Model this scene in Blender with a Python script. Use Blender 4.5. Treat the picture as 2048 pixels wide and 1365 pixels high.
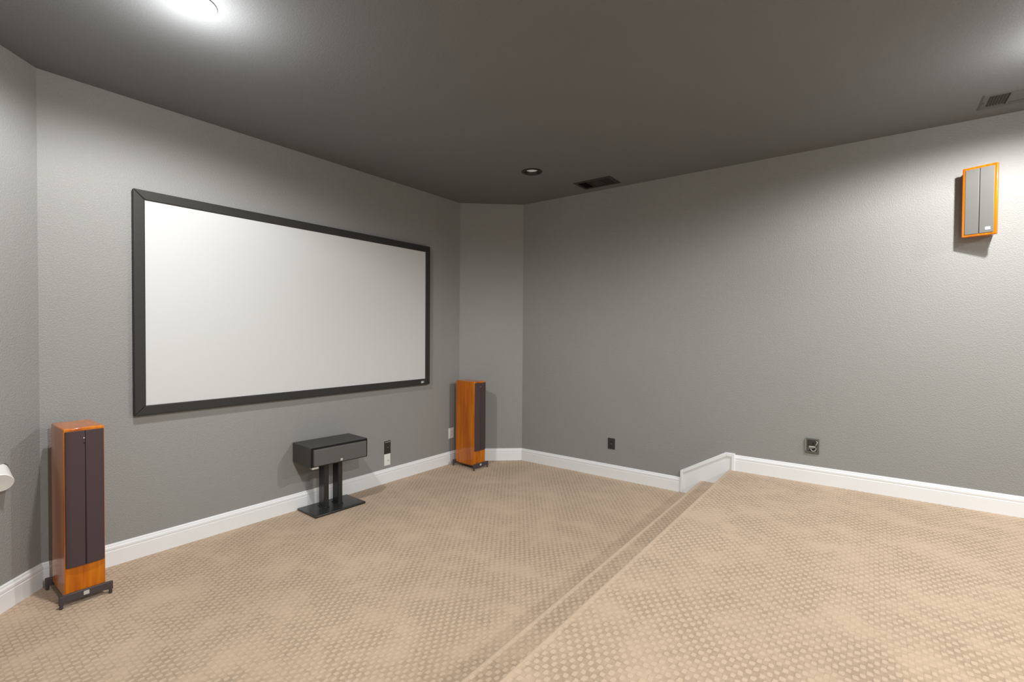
import bpy, bmesh, math, random
from mathutils import Vector, Matrix
random.seed(4)
for o in list(bpy.data.objects): bpy.data.objects.remove(o)
SC = bpy.context.scene
COL = SC.collection

# ------------------------------------------------------------------ measures (metres)
H = 3.12          # ceiling
D = 4.807         # right wall, y
PZ = 0.30         # raised platform
X1, X2 = 2.692, 2.943   # nosings of the step and of the platform
ROOM = [(1.8, -1.183), (8.0, -1.183), (8.0, D), (0.578, D), (0.0, 4.301), (0.0, 0.617)]
LAMPS = [(1.40, 0.945, True), (1.346, 3.87, False), (4.86, 3.69, True), (4.86, 0.60, True), (7.10, 3.69, True), (7.10, 0.60, True)]  # last three are unseen, added to lift the overall brightness

# ------------------------------------------------------------------ camera
cd = bpy.data.cameras.new('camera'); cam = bpy.data.objects.new('camera', cd); COL.objects.link(cam)
cd.sensor_fit = 'HORIZONTAL'; cd.sensor_width = 36.0; cd.lens = 967.0/2048*36; cd.clip_start = 0.02
yaw, pit, rol = 0.6438, 0.0170, 0.0066
F0 = Vector((-math.sin(yaw), math.cos(yaw), 0)); R0 = Vector((math.cos(yaw), math.sin(yaw), 0)); Z = Vector((0, 0, 1))
F = F0*math.cos(pit) - Z*math.sin(pit); U = Z*math.cos(pit) + F0*math.sin(pit)
R = R0*math.cos(rol) + U*math.sin(rol); U = U*math.cos(rol) - R0*math.sin(rol)
m = Matrix((( R.x, U.x, -F.x, 4.0227), (R.y, U.y, -F.y, 0.0), (R.z, U.z, -F.z, 1.56), (0, 0, 0, 1)))
cam.matrix_world = m
SC.camera = cam

# ------------------------------------------------------------------ world, lights, exposure
w = bpy.data.worlds.new('world'); SC.world = w; w.use_nodes = True
w.node_tree.nodes['Background'].inputs[0].default_value = (1, .98, .95, 1)
w.node_tree.nodes['Background'].inputs[1].default_value = 0.0
SC.view_settings.view_transform = 'Standard'; SC.view_settings.look = 'None'
SC.view_settings.gamma = 1.0; SC.view_settings.exposure = 0.03
SC.view_settings.use_curve_mapping = False
SPOT_W = {0: 142, 2: 185, 3: 225, 4: 140, 5: 140}
GLOW_W = {0: 17, 2: 12}
LCOL = (1.0, 0.992, 0.972)
def light(name, kind, loc, energy, **k):
    l = bpy.data.lights.new(name, kind); l.energy = energy; l.color = LCOL
    for a, b in k.items(): setattr(l, a, b)
    o = bpy.data.objects.new(name, l); o.location = loc; COL.objects.link(o); return o
for i, (x, y, on) in enumerate(LAMPS):
    if i in SPOT_W:
        light('downlight_beam', 'SPOT', (x, y, H-0.03), SPOT_W[i], spot_size=math.radians(172), spot_blend=0.36, shadow_soft_size=0.045)
    if i in GLOW_W:
        light('halo_fill', 'POINT', (x, y, H-0.22), GLOW_W[i], shadow_soft_size=0.07)  # added bare lamp below the lens, fills in the halo on the ceiling

# ------------------------------------------------------------------ materials
def mat(name, col=(.5, .5, .5), rough=.5, spec=.5, metal=0.0):
    m = bpy.data.materials.new(name); m.use_nodes = True
    b = m.node_tree.nodes['Principled BSDF']
    b.inputs['Base Color'].default_value = (*col, 1); b.inputs['Roughness'].default_value = rough
    b.inputs['Specular IOR Level'].default_value = spec; b.inputs['Metallic'].default_value = metal
    return m
def N(m, t, **k):
    n = m.node_tree.nodes.new(t)
    for a, b in k.items():
        if hasattr(n, a): setattr(n, a, b)
        else: n.inputs[a].default_value = b
    return n
def L(m, a, b): m.node_tree.links.new(a, b)
def math_(m, op, a, b=None, c=None):
    n = m.node_tree.nodes.new('ShaderNodeMath'); n.operation = op
    for i, v in enumerate((a, b, c)):
        if v is None: continue
        if isinstance(v, (int, float)): n.inputs[i].default_value = v
        else: L(m, v, n.inputs[i])
    return n.outputs[0]
def noise(m, vec, scale, detail=2, rough=.5):
    n = N(m, 'ShaderNodeTexNoise'); n.inputs['Scale'].default_value = scale
    n.inputs['Detail'].default_value = detail; n.inputs['Roughness'].default_value = rough
    if vec is not None: L(m, vec, n.inputs['Vector'])
    return n.outputs['Fac']
def ramp(m, fac, p):
    n = N(m, 'ShaderNodeValToRGB'); e = n.color_ramp.elements
    while len(e) < len(p): e.new(.5)
    for i, (x, c) in enumerate(p):
        e[i].position = x; e[i].color = (*c, 1) if len(c) == 3 else c
    L(m, fac, n.inputs[0]); return n.outputs[0]
def bump(m, h, strength, dist, base=None):
    n = N(m, 'ShaderNodeBump'); n.inputs['Strength'].default_value = strength; n.inputs['Distance'].default_value = dist
    L(m, h, n.inputs['Height'])
    if base is not None: L(m, base, n.inputs['Normal'])
    return n.outputs[0]
def bsdf(m): return m.node_tree.nodes['Principled BSDF']
def gpos(m): return N(m, 'ShaderNodeNewGeometry').outputs['Position']
def opos(m): return N(m, 'ShaderNodeTexCoord').outputs['Object']

def paint(name, col, rough, spec, bs):
    m = mat(name, col, rough, spec)
    p = gpos(m)
    a = noise(m, p, 120, 3, .55)
    r = ramp(m, a, [(.38, (0, 0, 0)), (.66, (1, 1, 1))])
    L(m, bump(m, r, bs, .0016), bsdf(m).inputs['Normal'])
    b = noise(m, p, .9, 3)
    c = ramp(m, b, [(.3, tuple(v*.97 for v in col)), (.7, tuple(v*1.03 for v in col))])
    L(m, c, bsdf(m).inputs['Base Color'])
    return m
M_WALL = paint('grey_wall_paint', (.290, .291, .282), .50, .30, .75)
M_CEIL = paint('grey_ceiling_paint', (.172, .179, .185), .60, .30, .35)
M_TRIM = mat('white_trim_paint', (.83, .85, .87), .32, .5)
M_TRIM_GAP = mat('caulk_line', (.62, .62, .60), .5)

def carpet():
    m = mat('patterned_beige_carpet', (.5, .4, .3), .95, .12)
    p = gpos(m)
    wob = N(m, 'ShaderNodeTexNoise'); wob.inputs['Scale'].default_value = 22; wob.inputs['Detail'].default_value = 3; L(m, p, wob.inputs['Vector'])
    mv = N(m, 'ShaderNodeVectorMath', operation='MULTIPLY_ADD'); L(m, wob.outputs['Color'], mv.inputs[0])
    mv.inputs[1].default_value = (.017, .017, 0); L(m, p, mv.inputs[2])
    s = N(m, 'ShaderNodeSeparateXYZ'); L(m, mv.outputs[0], s.inputs[0])
    u = math_(m, 'SUBTRACT', s.outputs[0], s.outputs[2])
    cu = math_(m, 'COSINE', math_(m, 'MULTIPLY', u, 2*math.pi/.0427))
    cv = math_(m, 'COSINE', math_(m, 'MULTIPLY', s.outputs[1], 2*math.pi/.058))
    g = math_(m, 'MULTIPLY', cu, cv)
    fine = noise(m, p, 260, 3, .7)
    g2 = math_(m, 'ADD', math_(m, 'ADD', g, .10), math_(m, 'MULTIPLY', math_(m, 'SUBTRACT', fine, .5), 1.1))
    mask = ramp(m, g2, [(.0, (0, 0, 0)), (.34, (1, 1, 1))])
    worn = ramp(m, noise(m, p, 3.4, 4, .65), [(.36, (.25, .25, .25)), (.56, (1, 1, 1))])
    # how deep the pattern reads: 1 - worn*(1-mask)
    inv = math_(m, 'MULTIPLY', math_(m, 'SUBTRACT', 1.0, mask), ramp(m, noise(m, p, 38, 2), [(.32, (.55, .55, .55)), (.62, (1, 1, 1))]))
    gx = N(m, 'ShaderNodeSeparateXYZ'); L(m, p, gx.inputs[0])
    def edge(x0):   # lit rim of each rolled nosing painted paler, along with worn, splayed tufts
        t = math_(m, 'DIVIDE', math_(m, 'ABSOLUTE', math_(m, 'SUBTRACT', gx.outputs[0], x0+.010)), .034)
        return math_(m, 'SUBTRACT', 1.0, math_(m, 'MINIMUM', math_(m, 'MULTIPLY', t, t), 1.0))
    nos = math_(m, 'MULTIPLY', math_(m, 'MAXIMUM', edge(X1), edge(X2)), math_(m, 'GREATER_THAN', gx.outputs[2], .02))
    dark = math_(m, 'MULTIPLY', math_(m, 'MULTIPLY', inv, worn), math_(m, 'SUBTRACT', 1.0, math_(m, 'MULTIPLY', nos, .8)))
    mix = N(m, 'ShaderNodeMix', data_type='RGBA')
    L(m, dark, mix.inputs[0])
    mix.inputs[6].default_value = (.595, .452, .325, 1); mix.inputs[7].default_value = (.415, .308, .212, 1)
    pile = ramp(m, noise(m, p, 1.1, 3, .55), [(.36, (.95, .95, .945)), (.64, (1.04, 1.04, 1.04))])
    mul = N(m, 'ShaderNodeMix', data_type='RGBA', blend_type='MULTIPLY'); mul.inputs[0].default_value = 1
    L(m, mix.outputs[2], mul.inputs[6]); L(m, pile, mul.inputs[7])
    tuft = ramp(m, noise(m, p, 520, 1), [(.3, (.88, .88, .88)), (.7, (1.08, 1.08, 1.08))])
    mul2 = N(m, 'ShaderNodeMix', data_type='RGBA', blend_type='MULTIPLY'); mul2.inputs[0].default_value = 1
    L(m, mul.outputs[2], mul2.inputs[6]); L(m, tuft, mul2.inputs[7])
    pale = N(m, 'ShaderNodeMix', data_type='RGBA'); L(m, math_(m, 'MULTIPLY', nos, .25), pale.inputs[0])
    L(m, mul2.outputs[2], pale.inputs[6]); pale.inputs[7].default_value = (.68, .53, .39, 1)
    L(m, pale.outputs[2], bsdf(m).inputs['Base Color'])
    h = math_(m, 'SUBTRACT', math_(m, 'MULTIPLY', fine, .35), dark)
    L(m, bump(m, h, .55, .006), bsdf(m).inputs['Normal'])
    bsdf(m).inputs['Sheen Weight'].default_value = .15
    return m
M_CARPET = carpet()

def wood(name='orange_cherry_veneer'):
    m = mat(name, (.5, .15, .01), .3, .2)
    p = opos(m)
    mp = N(m, 'ShaderNodeMapping'); mp.inputs['Scale'].default_value = (38, 38, 2.2); L(m, p, mp.inputs[0])
    a = noise(m, mp.outputs[0], 1.0, 4, .6)
    c = ramp(m, a, [(.30, (.42, .088, .0)), (.5, (.56, .150, .0)), (.70, (.66, .215, .0))])
    mp2 = N(m, 'ShaderNodeMapping'); mp2.inputs['Scale'].default_value = (7, 7, .9); L(m, p, mp2.inputs[0])
    b = ramp(m, noise(m, mp2.outputs[0], 1.0, 2), [(.35, (.84, .76, .7)), (.65, (1.08, 1.1, 1.1))])
    mul = N(m, 'ShaderNodeMix', data_type='RGBA', blend_type='MULTIPLY'); mul.inputs[0].default_value = 1
    L(m, c, mul.inputs[6]); L(m, b, mul.inputs[7]); L(m, mul.outputs[2], bsdf(m).inputs['Base Color'])
    bsdf(m).inputs['Coat Weight'].default_value = .7; bsdf(m).inputs['Coat Roughness'].default_value = .06
    return m
M_WOOD = wood()
def cloth(name, col, sc=900, spec=.25, rough=.85):
    m = mat(name, col, rough, spec)
    a = noise(m, opos(m), sc, 1)
    L(m, ramp(m, a, [(.3, tuple(v*.85 for v in col)), (.7, tuple(v*1.15 for v in col))]), bsdf(m).inputs['Base Color'])
    L(m, bump(m, a, .3, .0006), bsdf(m).inputs['Normal'])
    return m
M_GRILLE = cloth('brown_grille_cloth', (.070, .048, .050))
M_GRILLE_LT = cloth('grey_grille_cloth', (.150, .147, .141), rough=.6, spec=.5)
M_GRILLE_DK = cloth('charcoal_grille_cloth', (.105, .103, .098), rough=.6)
M_PLINTH = mat('dark_plinth_metal', (.060, .050, .054), .45, .5)
M_VINYL = cloth('black_vinyl', (.044, .043, .040), 500, .5, .42)
M_STEEL = mat('black_powder_steel', (.022, .023, .023), .30, .6)
M_SILVER = mat('silver_badge', (.62, .62, .60), .35, .5, .3)
M_PAD = mat('pale_pad', (.55, .54, .51), .6)
M_FRAME = cloth('black_velvet_frame', (.028, .027, .024), 300, .35, .6)
M_SCREEN = mat('white_projection_fabric', (.595, .61, .61), .8, .2)
M_BLK = mat('black_plastic', (.028, .028, .026), .4, .5)
M_BLK2 = mat('black_slot', (.006, .006, .006), .6, .3)
M_WHT = mat('white_plastic', (.80, .80, .78), .35, .5)
M_GREYP = mat('grey_plastic', (.105, .100, .090), .5, .4)
M_VENTD = mat('dark_register_metal', (.040, .039, .035), .5, .3)
M_VENTG = mat('grey_register_metal', (.125, .126, .126), .5, .35)
M_DUCT = mat('dark_duct', (.010, .010, .009), .8, .2)
M_VENTDK = mat('duct_shadow_grey', (.06, .058, .052), .8, .2)
M_BAFFLE = mat('black_baffle', (.020, .018, .016), .35, .5)
M_LENS = mat('frosted_lens_off', (.55, .54, .53), .4, .5)
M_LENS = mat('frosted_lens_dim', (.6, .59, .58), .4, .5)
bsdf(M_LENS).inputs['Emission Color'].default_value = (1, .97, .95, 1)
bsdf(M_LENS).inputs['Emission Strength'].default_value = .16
M_GREYM = mat('grey_mount', (.45, .43, .42), .5)
M_LENS_ON = mat('frosted_lens_lit', (.9, .9, .88), .4, .5)
bsdf(M_LENS_ON).inputs['Emission Color'].default_value = (1, .97, .92, 1)
bsdf(M_LENS_ON).inputs['Emission Strength'].default_value = 6.0
M_BRASS = mat('copper_wire', (.55, .30, .16), .35, .5, .8)

# ------------------------------------------------------------------ mesh helpers
def obj(name, bm, material, parent=None, smooth=False, bevel=0.0, seg=2, loc=None, rot=None):
    bmesh.ops.remove_doubles(bm, verts=bm.verts, dist=1e-6)
    bmesh.ops.recalc_face_normals(bm, faces=bm.faces)
    me = bpy.data.meshes.new(name); bm.to_mesh(me); bm.free()
    me.materials.append(material)
    o = bpy.data.objects.new(name, me); COL.objects.link(o)
    if parent is not None: o.parent = parent
    if loc is not None: o.location = loc
    if rot is not None: o.rotation_euler = rot
    if bevel:
        b = o.modifiers.new('bevel', 'BEVEL'); b.width = bevel; b.segments = seg; b.limit_method = 'ANGLE'; b.angle_limit = math.radians(35)
        b.harden_normals = False
    if smooth or bevel:
        for p in me.polygons: p.use_smooth = True
        if hasattr(me, 'set_sharp_from_angle'): me.set_sharp_from_angle(angle=math.radians(32))
    return o
def tag(o, label=None, cat=None, group=None, kind=None):
    if label: o['label'] = label
    if cat: o['category'] = cat
    if group: o['group'] = group
    if kind: o['kind'] = kind
    return o
def thing(name, label, cat, loc=(0, 0, 0), rz=0, group=None):
    o = bpy.data.objects.new(name, None); COL.objects.link(o); o.empty_display_size = .1
    o.location = loc; o.rotation_euler = (0, 0, math.radians(rz)); return tag(o, label, cat, group)
def box(bm, x0, x1, y0, y1, z0, z1):
    v = [bm.verts.new(c) for c in ((x0, y0, z0), (x1, y0, z0), (x1, y1, z0), (x0, y1, z0), (x0, y0, z1), (x1, y0, z1), (x1, y1, z1), (x0, y1, z1))]
    for f in ((0, 3, 2, 1), (4, 5, 6, 7), (0, 1, 5, 4), (1, 2, 6, 5), (2, 3, 7, 6), (3, 0, 4, 7)): bm.faces.new([v[i] for i in f])
def bx(*a):
    bm = bmesh.new(); box(bm, *a); return bm
def prism(bm, pts, a0, a1, axis='z'):
    """closed 2D outline extruded along an axis"""
    def P(p, t):
        return {'z': (p[0], p[1], t), 'y': (p[0], t, p[1]), 'x': (t, p[0], p[1])}[axis]
    A = [bm.verts.new(P(p, a0)) for p in pts]; B = [bm.verts.new(P(p, a1)) for p in pts]
    n = len(pts); bm.faces.new(A[::-1]); bm.faces.new(B)
    for i in range(n): bm.faces.new((A[i], A[(i+1) % n], B[(i+1) % n], B[i]))
def lathe(bm, prof, seg=40, axis='z', c=(0, 0, 0)):
    rings = []
    for r, z in prof:
        ring = []
        for k in range(seg):
            t = 2*math.pi*k/seg; a, b = r*math.cos(t), r*math.sin(t)
            q = {'z': (a, b, z), 'y': (a, z, b), 'x': (z, a, b)}[axis]
            ring.append(bm.verts.new((q[0]+c[0], q[1]+c[1], q[2]+c[2])))
        rings.append(ring)
    for A, B in zip(rings, rings[1:]):
        for k in range(seg): bm.faces.new((A[k], A[(k+1) % seg], B[(k+1) % seg], B[k]))
    return rings
def cyl(bm, r, z0, z1, seg=20, axis='z', c=(0, 0, 0)):
    rg = lathe(bm, [(r, z0), (r, z1)], seg, axis, c)
    bm.faces.new(rg[0]); bm.faces.new(rg[-1])
def cyl_o(*a, **k):
    bm = bmesh.new(); cyl(bm, *a, **k); return bm

# ------------------------------------------------------------------ room shell
def offset(poly, d):
    """offset a ccw outline; d > 0 goes outwards"""
    n = len(poly); out = []
    for i in range(n):
        p0, p1, p2 = Vector(poly[i-1]), Vector(poly[i]), Vector(poly[(i+1) % n])
        a = (p1-p0).normalized(); b = (p2-p1).normalized()
        na = Vector((a.y, -a.x)); nb = Vector((b.y, -b.x))
        k = (na+nb); out.append(tuple(p1 + k*(d/(k.dot(na)))))
    return out
OUT = offset(ROOM, .14)
WNAMES = ['wall_left', 'wall_back', 'wall_right', 'wall_front_right', 'wall_front', 'wall_front_left']
for i, nm in enumerate(WNAMES):
    j = (i+1) % 6
    bm = bmesh.new(); prism(bm, [ROOM[i], OUT[i], OUT[j], ROOM[j]], -.10, H+.12)
    tag(obj(nm, bm, M_WALL), kind='structure')
# floor
bm = bmesh.new(); prism(bm, OUT, -.10, 0.0)
tag(obj('floor', bm, M_CARPET), kind='structure')
# ceiling with round holes for the cans and oblong ones for the registers
VENTS = [(1.482, 1.902, 4.415, 4.688), (4.558, 4.978, 4.352, 4.625)]
cu = bpy.data.curves.new('c', 'CURVE'); cu.dimensions = '2D'; cu.fill_mode = 'BOTH'; cu.extrude = .06; cu.resolution_u = 1
def spl(pts):
    s = cu.splines.new('POLY'); s.points.add(len(pts)-1)
    for k, p in enumerate(pts): s.points[k].co = (p[0], p[1], 0, 1)
    s.use_cyclic_u = True
spl(OUT)
for x, y, on in LAMPS: spl([(x+.082*math.cos(t*math.pi/24), y-.082*math.sin(t*math.pi/24)) for t in range(48)])
for a, b, c, d in VENTS: spl([(a+.03, c+.03), (a+.03, d-.03), (b-.03, d-.03), (b-.03, c+.03)])
tmp = bpy.data.objects.new('tmp', cu); COL.objects.link(tmp)
dg = bpy.context.evaluated_depsgraph_get(); me = bpy.data.meshes.new_from_object(tmp.evaluated_get(dg))
bpy.data.objects.remove(tmp); bpy.data.curves.remove(cu)
me.materials.clear(); me.materials.append(M_CEIL)
ceil = bpy.data.objects.new('ceiling', me); COL.objects.link(ceil); ceil.location = (0, 0, H+.06)
tag(ceil, kind='structure')

# raised platform and the step before it: carpeted, with rolled nosings
def nosed(x0, x1, z0, z1, r=.026, lip=.024):
    pts = [(x0+lip, z0)]
    pts += [(x0+lip, z1-2*r)]
    for k in range(10):
        t = -math.pi/2 - k*math.pi/9      # under the roll, round the front, to the top
        pts.append((x0+r+r*math.cos(t), z1-r+r*math.sin(t)))
    pts += [(x1, z1), (x1, z0)]
    return pts
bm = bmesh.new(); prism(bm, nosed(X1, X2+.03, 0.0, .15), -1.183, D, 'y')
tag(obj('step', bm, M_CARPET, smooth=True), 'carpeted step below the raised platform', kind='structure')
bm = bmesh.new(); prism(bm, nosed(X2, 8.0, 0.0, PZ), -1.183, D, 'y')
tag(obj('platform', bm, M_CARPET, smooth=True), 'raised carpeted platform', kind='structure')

# baseboards: moulded profile (distance from wall, height)
BH = .145
PROF = [(0, 0), (.017, 0), (.017, .098), (.0145, .101), (.0145, .106), (.0165, .109), (.0165, .121), (.0125, .127), (.0095, .131), (.0095, .137), (.0065, .143), (.003, BH), (0, BH)]
def run(bm, P, Q, dirP, dirQ, z0):
    """profile swept from P to Q; dirP/dirQ move one unit of wall distance at the ends (mitres)"""
    A = [bm.verts.new((P[0]+dirP[0]*d, P[1]+dirP[1]*d, z0+h)) for d, h in PROF]
    B = [bm.verts.new((Q[0]+dirQ[0]*d, Q[1]+dirQ[1]*d, z0+h)) for d, h in PROF]
    n = len(PROF); bm.faces.new(A); bm.faces.new(B[::-1])
    for i in range(n): bm.faces.new((A[i], B[i], B[(i+1) % n], A[(i+1) % n]))
IN1 = offset(ROOM, -1.0)
mit = [(IN1[i][0]-ROOM[i][0], IN1[i][1]-ROOM[i][1]) for i in range(6)]
def bb(name, P, Q, dP, dQ, z0=0.0):
    bm = bmesh.new(); run(bm, P, Q, dP, dQ, z0)
    tag(obj(name, bm, M_TRIM), kind='structure')
bb('baseboard_front_left', (1.8, -1.183), ROOM[5], mit[0], mit[5])
bb('baseboard_front', ROOM[5], ROOM[4], mit[5], mit[4])
bb('baseboard_front_right', ROOM[4], ROOM[3], mit[4], mit[3])
bb('baseboard_right', ROOM[3], (2.512, D), mit[3], (0, -1))
bb('baseboard_right_upper', (3.005, D), (8.0, D), (0, -1), (-1, -1), PZ)
bb('baseboard_back', (8.0, -1.183), (8.0, D), (-1, 1), (-1, -1), PZ)
bb('baseboard_left', (X2+.03, -1.183), (8.0, -1.183), (0, 1), (-1, 1), PZ)
bb('baseboard_left_lower', (1.8, -1.183), (X1+.02, -1.183), mit[0], (0, 1))
# stringer board beside the steps with its raised border
sx0, sx1, sz0, sz1, sk = 2.510, 3.007, .217, .457, 2.925
bm = bmesh.new()
out = [(sx0, 0), (sx1, 0), (sx1, sz1), (sk, sz1), (sx0, sz0)]
prism(bm, out, D-.012, D, 'y')
tr = tag(obj('trim_1', bm, M_TRIM), kind='structure')
bw = .034
sl = (sz1-sz0)/(sk-sx0); dz = bw*math.sqrt(1+sl*sl)
xi = sx0+.026; xo = sx1-.030
ik = sk + (dz-bw)/sl
def strip(pts, nm='moulding'):
    bm = bmesh.new(); prism(bm, pts, D-.024, D-.012, 'y'); return obj(nm, bm, M_TRIM, tr, bevel=.004, seg=2)
strip([(sx0, 0), (xi, 0), (xi, sz0+sl*(xi-sx0)-dz), (xi, sz0+sl*(xi-sx0)), (sx0, sz0)])
strip([(xi, sz0+sl*(xi-sx0)-dz), (ik, sz1-bw), (sk, sz1), (xi, sz0+sl*(xi-sx0))])
strip([(ik, sz1-bw), (xo, sz1-bw), (xo, sz1), (sk, sz1)])
strip([(xo, 0), (sx1, 0), (sx1, sz1), (xo, sz1)])
# thin inner bead along the slope (reads as the grey shadow line)
bm = bmesh.new(); prism(bm, [(xi, sz0+sl*(xi-sx0)-dz-.010), (ik, sz1-bw-.009), (xo, sz1-bw-.009), (xo, sz1-bw), (ik, sz1-bw), (xi, sz0+sl*(xi-sx0)-dz)], D-.018, D-.012, 'y')
obj('bead', bm, M_TRIM, tr)

# ------------------------------------------------------------------ projection screen on the front wall
S = thing('projection_screen', 'large white projection screen in a black frame on the front wall', 'projection screen', (0, 2.424, 0.979), 90)
sw, sh = 1.351, 1.533
fw = .066
def rail(pts):
    """mitred frame rail: outline in (x, z), with a crowned face"""
    bm = bmesh.new(); prism(bm, pts, -.045, -.012, 'y'); return obj('frame_rail', bm, M_FRAME, S, bevel=.006, seg=3)
rail([(-sw, 0), (sw, 0), (sw-fw, fw), (-sw+fw, fw)])
rail([(-sw, sh), (-sw+fw, sh-fw), (sw-fw, sh-fw), (sw, sh)])
rail([(-sw, 0), (-sw+fw, fw), (-sw+fw, sh-fw), (-sw, sh)])
rail([(sw, 0), (sw, sh), (sw-fw, sh-fw), (sw-fw, fw)])
obj('screen_fabric', bx(-sw+fw-.004, sw-fw+.004, -.036, -.031, fw-.004, sh-fw+.004), M_SCREEN, S)
obj('backing', bx(-sw+.02, sw-.02, -.014, 0, .02, sh-.02), M_BLK, S)
bg = obj('badge', bx(sw-.135, sw-.075, -.0465, -.0445, .020, .044), M_BLK2, S)
tag(bg, 'small badge with pale letters')
def text(s, size, mtl, parent, x, y, z, name='lettering', xs=1.0):
    c = bpy.data.curves.new(name, 'FONT'); c.body = s; c.size = size; c.align_x = 'CENTER'; c.align_y = 'CENTER'; c.extrude = .0004
    t = bpy.data.objects.new(name, c); COL.objects.link(t)
    d = bpy.context.evaluated_depsgraph_get(); me = bpy.data.meshes.new_from_object(t.evaluated_get(d))
    bpy.data.objects.remove(t); bpy.data.curves.remove(c)
    me.transform(Matrix.Diagonal((xs, 1, 1, 1))); me.transform(Matrix.Rotation(math.pi/2, 4, 'X'))
    me.materials.clear(); me.materials.append(mtl)
    o = bpy.data.objects.new(name, me); COL.objects.link(o); o.parent = parent; o.location = (x, y, z); return o
obj('badge_field', bx(sw-.134, sw-.098, -.0475, -.0462, .021, .043), M_SILVER, bg)
text('C', .026, M_SILVER, bg, sw-.086, -.0468, .032, xs=.9)

# ------------------------------------------------------------------ floor-standing speakers
def tower(loc, label, rz=90):
    T = thing('tower_speaker', label, 'speaker', loc, rz, 'orange tower speakers flanking the screen')
    hw, hd, z0, z1 = .0905, .152, .046, 1.002
    obj('cabinet', bx(-hw, hw, -hd, hd, z0, z1), M_WOOD, T, bevel=.007, seg=3)
    # grille: two shallow bulging halves meeting in a groove
    def half(s):
        bm = bmesh.new()
        prof = [(.0012, -hd+.001), (.0012, -hd-.0155), (.004, -hd-.0185), (.03, -hd-.018), (.06, -hd-.0155), (.080, -hd-.012), (.0850, -hd-.008), (.0860, -hd+.001)]
        prism(bm, [(s*a, b) for a, b in prof], .214, .985)
        return bm
    g = obj('grille', half(-1), M_GRILLE, T, bevel=.002); g2 = obj('grille', half(1), M_GRILLE, T, bevel=.002)
    obj('grille_seam', bx(-.0016, .0016, -hd-.0145, -hd, .215, .984), M_BLK2, T)
    obj('grille_stud', cyl_o(.0035, -hd-.021, -hd-.016, 12, 'y', (-.006, 0, .944)), M_SILVER, T)
    obj('grille_hole', cyl_o(.0048, -hd-.0195, -hd-.016, 12, 'y', (-.004, 0, .915)), M_BLK2, T)
    # outrigger plinths front and rear, flared to a lug at either end
    for s, nm in ((-1, 'front'), (1, 'rear')):
        bm = bmesh.new(); n = 14; fr, bk = [], []
        for k in range(n+1):
            t = -1+2*k/n; x = t*.113
            e = max(0, (abs(t)-.62)/.38)
            e = e*e*(3-2*e)
            fr.append((x, s*(hd+.016+.014*e))); bk.append((x, s*(hd-.0+.006*e)))
        pts = fr + bk[::-1]
        if s > 0: pts = pts[::-1]
        prism(bm, pts, .027, .070)
        br = obj('outrigger', bm, M_PLINTH, T, bevel=.0025)
        for t in (-1, 1):
            lug = bmesh.new(); cyl(lug, .0115, .024, .071, 18, 'z', (t*.109, s*(hd+.018), 0)); obj('lug', lug, M_PLINTH, br, bevel=.002)
            sp = bmesh.new(); r = lathe(sp, [(.0085, .026), (.0085, .003), (.0075, .0), (.0015, .0)], 14, 'z', (t*.109, s*(hd+.018), 0)); sp.faces.new(r[-1]); sp.faces.new(r[0])
            obj('spike', sp, M_PLINTH, br, smooth=True)
        if s < 0:
            pl = obj('badge', bx(-.0125, .0125, -hd-.0185, -hd-.0155, .040, .062), M_SILVER, br)
    obj('plinth_core', bx(-.070, .070, -hd+.01, hd-.01, .030, .047), M_PLINTH, T)
    return T
tower((.250, .741, 0), 'orange wood tower speaker near the left corner, closest to the camera')
tower((.272, 4.203, 0), 'orange wood tower speaker in the far corner, right of the projection screen', 86)

# ------------------------------------------------------------------ centre speaker on a twin-post stand
ST = thing('speaker_stand', 'black steel two-post stand with a flat base under the centre speaker', 'speaker stand', (.185, 2.466, 0), 88)
bm = bmesh.new()
prism(bm, [(-.242, -.152), (.242, -.152), (.242, .152), (-.242, .152)], 0, .020)
obj('base_plate', bm, M_STEEL, ST, bevel=.006, seg=3)
for s in (-1, 1):
    p = obj('post', bx(s*.066-.022, s*.066+.022, -.024, .072, .020, .420), M_STEEL, ST, bevel=.008, seg=3)
    c = obj('collar', bx(s*.066-.027, s*.066+.027, -.029, .077, .020, .026), M_STEEL, p, bevel=.002)
    b = bmesh.new(); cyl(b, .006, .0, .008, 10, 'z', (s*.066+(.01), -.040, .020)); obj('bolt', b, M_STEEL, p)
obj('top_plate', bx(-.13, .13, -.10, .10, .420, .430), M_STEEL, ST, bevel=.002)
CS = thing('center_speaker', 'black vinyl centre speaker with a grey grille on the twin-post stand', 'speaker', (.186, 2.452, .4305), 86)
cw, cdp, ch = .2665, .158, .168
obj('cabinet', bx(-cw, cw, -cdp, cdp, 0, ch), M_VINYL, CS, bevel=.004, seg=3)
obj('baffle', bx(-cw+.003, cw-.003, -cdp-.003, -cdp+.01, .003, ch-.003), M_BLK2, CS, bevel=.002)
bm = bmesh.new()   # grille, proud of the baffle and leaning a little
y0, y1 = -cdp+.002, -cdp-.017
def quadprism(bm, lo, hi):
    A = [bm.verts.new(v) for v in lo]; B = [bm.verts.new(v) for v in hi]
    bm.faces.new(A[::-1]); bm.faces.new(B)
    for i in range(4): bm.faces.new((A[i], A[(i+1) % 4], B[(i+1) % 4], B[i]))
xa, xb, za, zb = -cw+.026, cw-.016, .007, ch-.020
quadprism(bm, [(xa-.004, y0, za), (xb+.002, y0, za), (xb+.002, y0, zb+.002), (xa-.004, y0, zb+.002)],
              [(xa, y1-.004, za+.004), (xb-.004, y1-.004, za+.004), (xb-.004, y1, zb-.002), (xa+.004, y1, zb-.002)])
obj('grille', bm, M_GRILLE_DK, CS, bevel=.006, seg=3)
obj('badge', bx(-.009, .010, y1-.0065, y1-.002, .020, .040), M_SILVER, CS)
obj('pad', bx(-.250, -.195, -cdp+.001, -cdp+.045, -.0145, .001), M_PAD, CS)

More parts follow.
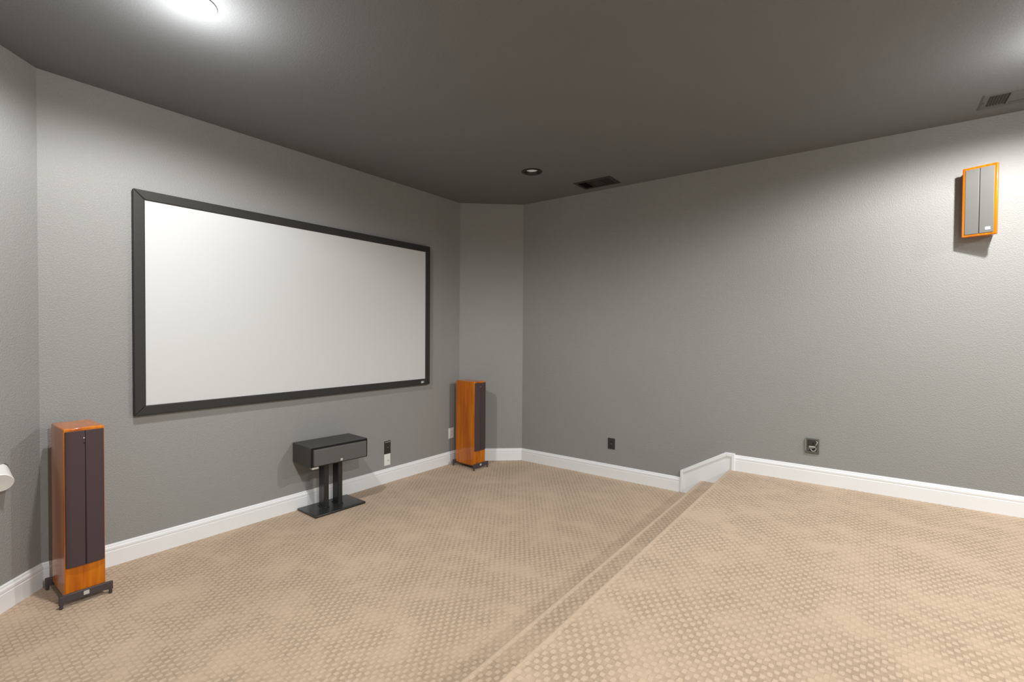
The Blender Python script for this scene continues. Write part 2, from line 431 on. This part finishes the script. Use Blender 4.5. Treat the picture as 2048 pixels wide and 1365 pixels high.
# ------------------------------------------------------------------ surround speaker on the right wall
a = Vector((4.507, 4.711)); b = Vector((4.679, 4.643)); mid = (a+b)/2; d = (b-a)
wd = d.length; ang = math.degrees(math.atan2(d.y, d.x))
SP = thing('wall_speaker', 'orange framed speaker with a grey grille high on the right wall', 'speaker', (mid.x, mid.y, 2.260), ang)
ww = wd/2; hh = .490
bm = bmesh.new()   # body: wedge whose flat back lies on the wall
c_, s_ = math.cos(math.radians(-ang)), math.sin(math.radians(-ang))
def tolocal(x, y):
    x -= mid.x; y -= mid.y; return (x*c_-y*s_, x*s_+y*c_)
bp = [tolocal(4.520, D-.001), tolocal(4.682, D-.001)]
out = [(-ww+.008, .018), (ww-.006, .018), bp[1], bp[0]]
prism(bm, out, .010, hh-.010)
obj('body', bm, M_WOOD, SP, bevel=.003)
bm = bmesh.new()
def frame(bm, w, h, t, ya, yb):
    o = [(-w, 0), (w, 0), (w, h), (-w, h)]; i = [(-w+t, t), (w-t, t), (w-t, h-t), (-w+t, h-t)]
    V = {}
    for nm, pts in (('o', o), ('i', i)):
        for k, yy in (('f', ya), ('b', yb)): V[nm+k] = [bm.verts.new((p[0], yy, p[1])) for p in pts]
    for k in range(4):
        j = (k+1) % 4
        bm.faces.new((V['of'][k], V['of'][j], V['if'][j], V['if'][k])); bm.faces.new((V['ob'][k], V['ib'][k], V['ib'][j], V['ob'][j]))
        bm.faces.new((V['of'][k], V['ob'][k], V['ob'][j], V['of'][j])); bm.faces.new((V['if'][k], V['if'][j], V['ib'][j], V['ib'][k]))
frame(bm, ww, hh, .018, -.004, .022)
obj('frame', bm, M_WOOD, SP, bevel=.005, seg=3)
obj('grille', bx(-ww+.016, -.0015, -.007, .018, .016, hh-.016), M_GRILLE_LT, SP, bevel=.003)
obj('grille', bx(.0015, ww-.016, -.007, .018, .016, hh-.016), M_GRILLE_LT, SP, bevel=.003)
obj('grille_seam', bx(-.0015, .0015, -.002, .018, .018, hh-.018), M_BLK2, SP)
obj('badge', bx(.034, .060, -.0095, -.0065, .036, .056), M_WHT, SP)
obj('side_knob', cyl_o(.006, .035, .043, 12, 'y', (-ww-.003, 0, .055)), M_WHT, SP)

# ------------------------------------------------------------------ recessed ceiling lights
LL = ['lit recessed ceiling light above the left end of the projection screen',
      'unlit black-rimmed recessed ceiling light near the far corner and air register',
      'lit recessed ceiling light before the wall speaker, at the right edge',
      'added unseen fill light over the platform, nearest behind the camera',
      'added unseen fill light at the back of the room along the right wall',
      'added unseen fill light at the back of the room on the left side']
for (x, y, on), lb in zip(LAMPS, LL):
    T = thing('recessed_light', lb, 'ceiling light', (x, y, H), 0, 'recessed ceiling lights')  # the last three cans only house the added fill lamps
    ri = .067 if not on else .079
    bm = bmesh.new(); lathe(bm, [(ri, .010), (.081, .0), (.100, .0), (.100, -.004), (.094, -.007), (ri+.004, -.006), (ri, -.001), (ri, .010)], 48)
    obj('trim_ring', bm, M_BAFFLE if not on else M_CEIL, T, smooth=True)
    lz = .014 if not on else .004
    bm = bmesh.new(); lathe(bm, [(.067, .0), (.064, .008), (.0585, .020)] if not on else [(.0785, 0), (.077, .03)], 48)
    obj('baffle', bm, M_BAFFLE if not on else M_WHT, T, smooth=True)
    bm = bmesh.new(); r = lathe(bm, [(.058 if not on else .0785, .06), (.058 if not on else .0785, lz+.004), (.05, lz+.001), (.02, lz)], 48); bm.faces.new(r[-1]); bm.faces.new(r[0])
    obj('lens', bm, M_LENS_ON if on else M_LENS, T, smooth=True)
    bm = bmesh.new(); r = lathe(bm, [(.0815, .0), (.0815, .12)], 32); bm.faces.new(r[-1]); obj('can', bm, M_BLK, T)

# ------------------------------------------------------------------ air registers in the ceiling
def register(x0, x1, y0, y1, dark, label):
    mtl = M_VENTD if dark else M_VENTG
    T = thing('air_register', label, 'air vent', ((x0+x1)/2, (y0+y1)/2, H), 0, 'ceiling air registers')
    hx, hy = (x1-x0)/2, (y1-y0)/2; t = .038
    bm = bmesh.new()
    o = [(-hx, -hy), (hx, -hy), (hx, hy), (-hx, hy)]; i = [(-hx+t, -hy+t), (hx-t, -hy+t), (hx-t, hy-t), (-hx+t, hy-t)]
    Vo = [bm.verts.new((*p, 0)) for p in o]; Vm = [bm.verts.new((p[0]*(1-.012/hx), p[1]*(1-.012/hy), -.006)) for p in o]
    Vi = [bm.verts.new((*p, -.006)) for p in i]; Vt = [bm.verts.new((*p, .012)) for p in i]
    for A, B in ((Vo, Vm), (Vm, Vi), (Vi, Vt)):
        for k in range(4): bm.faces.new((A[k], A[(k+1) % 4], B[(k+1) % 4], B[k]))
    obj('face_frame', bm, mtl, T)
    ex = .105                                    # end panels with crosswise slats
    X0, X1_, Y0, Y1 = -hx+t, hx-t, -hy+t, hy-t
    for xx in (X0+ex, X1_-ex):
        obj('divider', bx(xx-.006, xx+.006, Y0, Y1, -.006, .012), mtl, T)
    def slat(cx, cy, ln, along, tilt):
        bm = bx(-ln/2, ln/2, -.0080, .0080, -.0006, .0006)
        o = obj('slat', bm, mtl, T)
        if along == 'x': o.rotation_euler = (tilt, 0, 0)
        else: o.rotation_euler = (tilt, 0, math.pi/2)
        o.location = (cx, cy, .003)
    for sgn, base in ((1, X0), (-1, X1_)):
        for k in range(7): slat(base+sgn*(.010+k*.0148), 0, Y1-Y0, 'y', sgn*math.radians(48))
    n = int((Y1-Y0)/.0165)
    for k in range(n):
        slat(0, Y0+.010+k*.0165, X1_-X0-2*ex-.012, 'x', math.radians(-18 if dark else -10))
    bm = bmesh.new(); box(bm, -hx+.031, hx-.031, -hy+.031, hy-.031, .0125, .11)
    for f in [f for f in bm.faces if all(abs(v.co.z-.0125) < 1e-6 for v in f.verts)]: bm.faces.remove(f)
    obj('duct', bm, M_DUCT if dark else M_VENTDK, T)
    for sx in (-1, 1): obj('screw', cyl_o(.005, -.0085, -.005, 12, 'z', (sx*(hx-.018), 0, 0)), M_BLK2 if dark else M_VENTD, T)
register(*VENTS[0], True, 'dark ceiling air register beside the unlit recessed light')
register(*VENTS[1], False, 'grey painted ceiling air register above the wall speaker')

# ------------------------------------------------------------------ outlets and plates
def plate(name, label, cat, loc, rz, w, h, mtl, slotm, kind, group=None):
    T = thing(name, label, cat, loc, rz, group)
    bm = bmesh.new()
    V0 = [bm.verts.new((x, 0, z)) for x, z in ((-w/2, -h/2), (w/2, -h/2), (w/2, h/2), (-w/2, h/2))]
    V1 = [bm.verts.new((x, -.0035, z)) for x, z in ((-w/2, -h/2), (w/2, -h/2), (w/2, h/2), (-w/2, h/2))]
    V2 = [bm.verts.new((x*.93, -.0065, z*.95)) for x, z in ((-w/2, -h/2), (w/2, -h/2), (w/2, h/2), (-w/2, h/2))]
    for A, B in ((V0, V1), (V1, V2)):
        for k in range(4): bm.faces.new((A[k], A[(k+1) % 4], B[(k+1) % 4], B[k]))
    bm.faces.new(V2); bm.faces.new(V0[::-1])
    obj('cover_plate', bm, mtl, T)
    if kind == 'duplex':
        for s in (-1, 1):
            bm = bmesh.new(); pts = []
            for k in range(24):
                t = 2*math.pi*k/24; pts.append((.0172*math.cos(t), max(-.0135, min(.0135, .0172*math.sin(t))) + s*.0195))
            prism(bm, pts, -.0085, -.006, 'y'); r = obj('receptacle', bm, mtl, T)
            for q in (-1, 1): obj('slot', bx(q*.0063-.0012, q*.0063+.0012, -.0092, -.0083, s*.0195-.0005, s*.0195+.0085), slotm, r)
            obj('slot', cyl_o(.0026, -.0092, -.0083, 10, 'y', (0, 0, s*.0195-.0072)), slotm, r)
        obj('screw', cyl_o(.003, -.0078, -.006, 10, 'y', (0, 0, 0)), M_SILVER if mtl is M_BLK else M_WHT, T)
    else:
        obj('jack', cyl_o(.0065, -.012, -.006, 14, 'y', (.008, 0, -.006)), M_SILVER, T)
        obj('jack_hole', cyl_o(.0035, -.0125, -.0119, 10, 'y', (.008, 0, -.006)), slotm, T)
        for s in (-1, 1): obj('screw', cyl_o(.0028, -.0078, -.006, 10, 'y', (0, 0, s*.042)), M_WHT, T)
    return T
bt = plate('power_outlet', 'black power outlet on the front wall directly above a white plate', 'outlet', (0, 3.220, .3645), 90, .081, .133, M_BLK, M_BLK2, 'duplex')
obj('top_edge', bx(-.034, .034, -.0075, -.006, .054, .058), M_SILVER, bt)
plate('cable_plate', 'white cable jack plate just above the baseboard, under the black outlet', 'wall plate', (0, 3.218, .2365), 90, .076, .119, M_WHT, M_BLK2, 'jack')
plate('power_outlet', 'white power outlet on the front wall beside the far tower speaker', 'outlet', (0, 4.161, .360), 90, .082, .124, M_WHT, M_BLK2, 'duplex')
plate('power_outlet', 'black power outlet low on the right wall, left of the steps', 'outlet', (1.767, D, .370), 0, .081, .118, M_BLK, M_BLK2, 'duplex')

# open low-voltage bracket on the right wall
W = thing('wiring_bracket', 'dark open wiring bracket on the right wall above the platform', 'wall plate', (3.611, D, .553), 0)
bm = bmesh.new()
frame(bm, .050, .126, .014, -.012, 0)
obj('bracket_frame', bm, M_GREYP, W, bevel=.002)
obj('back_plate', bx(-.040, .040, -.003, 0, .008, .118), M_GREYP, W)
obj('left_flange', bx(-.050, -.044, -.016, -.011, .020, .122), mat('flange_grey', (.24, .235, .22), .5), W)
sw_ = obj('module', bx(-.030, .022, -.012, -.003, .062, .106), M_BLK, W, bevel=.002)
obj('module_bar', bx(-.022, .024, -.016, -.010, .054, .062), M_SILVER, W)
obj('module_bar', bx(-.024, .012, -.014, -.008, .044, .050), mat('flange_dull', (.3, .29, .27), .5), W)
obj('terminal', cyl_o(.0085, -.018, -.004, 16, 'y', (.010, 0, .034)), M_BLK2, W)
obj('terminal', cyl_o(.006, -.016, -.004, 16, 'y', (-.016, 0, .032)), M_BLK2, W)
obj('terminal', cyl_o(.006, -.016, -.004, 16, 'y', (.008, 0, .084)), M_BLK2, W)
def tube(name, pts, r, mtl, parent):
    c = bpy.data.curves.new(name, 'CURVE'); c.dimensions = '3D'; c.bevel_depth = r; c.bevel_resolution = 2
    s = c.splines.new('BEZIER'); s.bezier_points.add(len(pts)-1)
    for k, q in enumerate(pts):
        s.bezier_points[k].co = q; s.bezier_points[k].handle_left_type = s.bezier_points[k].handle_right_type = 'AUTO'
    t = bpy.data.objects.new(name, c); COL.objects.link(t)
    d = bpy.context.evaluated_depsgraph_get(); me = bpy.data.meshes.new_from_object(t.evaluated_get(d))
    bpy.data.objects.remove(t); bpy.data.curves.remove(c); me.materials.clear(); me.materials.append(mtl)
    o = bpy.data.objects.new(name, me); COL.objects.link(o); o.parent = parent; return o
tube('wire', [(-.028, -.006, .030), (-.010, -.016, .036), (.004, -.018, .022), (.024, -.012, .030), (.030, -.010, .052)], .0022, M_SILVER, W)
tube('wire', [(.018, -.006, .066), (.030, -.018, .080), (.036, -.014, .100), (.028, -.008, .108)], .0022, M_SILVER, W)

# ------------------------------------------------------------------ white cylindrical fixture on the left wall
n = Vector((.90, -.02, -.43)).normalized()
front = Vector((.262, .418, .728)); back = front - n*.125
FX = thing('wall_fixture', 'white cylindrical fixture with a dark ring on the left wall', 'wall fixture', tuple(front), 0)
def along(bm, prof, seg=40):
    q = n.to_track_quat('Z', 'Y').to_matrix()
    rings = []
    for r, t in prof:
        ring = [bm.verts.new(q @ Vector((r*math.cos(2*math.pi*k/seg), r*math.sin(2*math.pi*k/seg), t))) for k in range(seg)]
        rings.append(ring)
    for A, B in zip(rings, rings[1:]):
        for k in range(seg): bm.faces.new((A[k], A[(k+1) % seg], B[(k+1) % seg], B[k]))
    bm.faces.new(rings[0]); bm.faces.new(rings[-1])
bm = bmesh.new(); along(bm, [(.046, -.118), (.056, -.012), (.0575, -.004), (.055, 0), (.050, -.001)]); obj('barrel', bm, M_WHT, FX, smooth=True)
bm = bmesh.new(); along(bm, [(.0475, -.126), (.0475, -.118)]); obj('ring', bm, M_BLK, FX, smooth=True)
bm = bmesh.new(); along(bm, [(.036, -.185), (.046, -.150), (.046, -.126)]); obj('mount', bm, M_GREYM, FX, smooth=True)
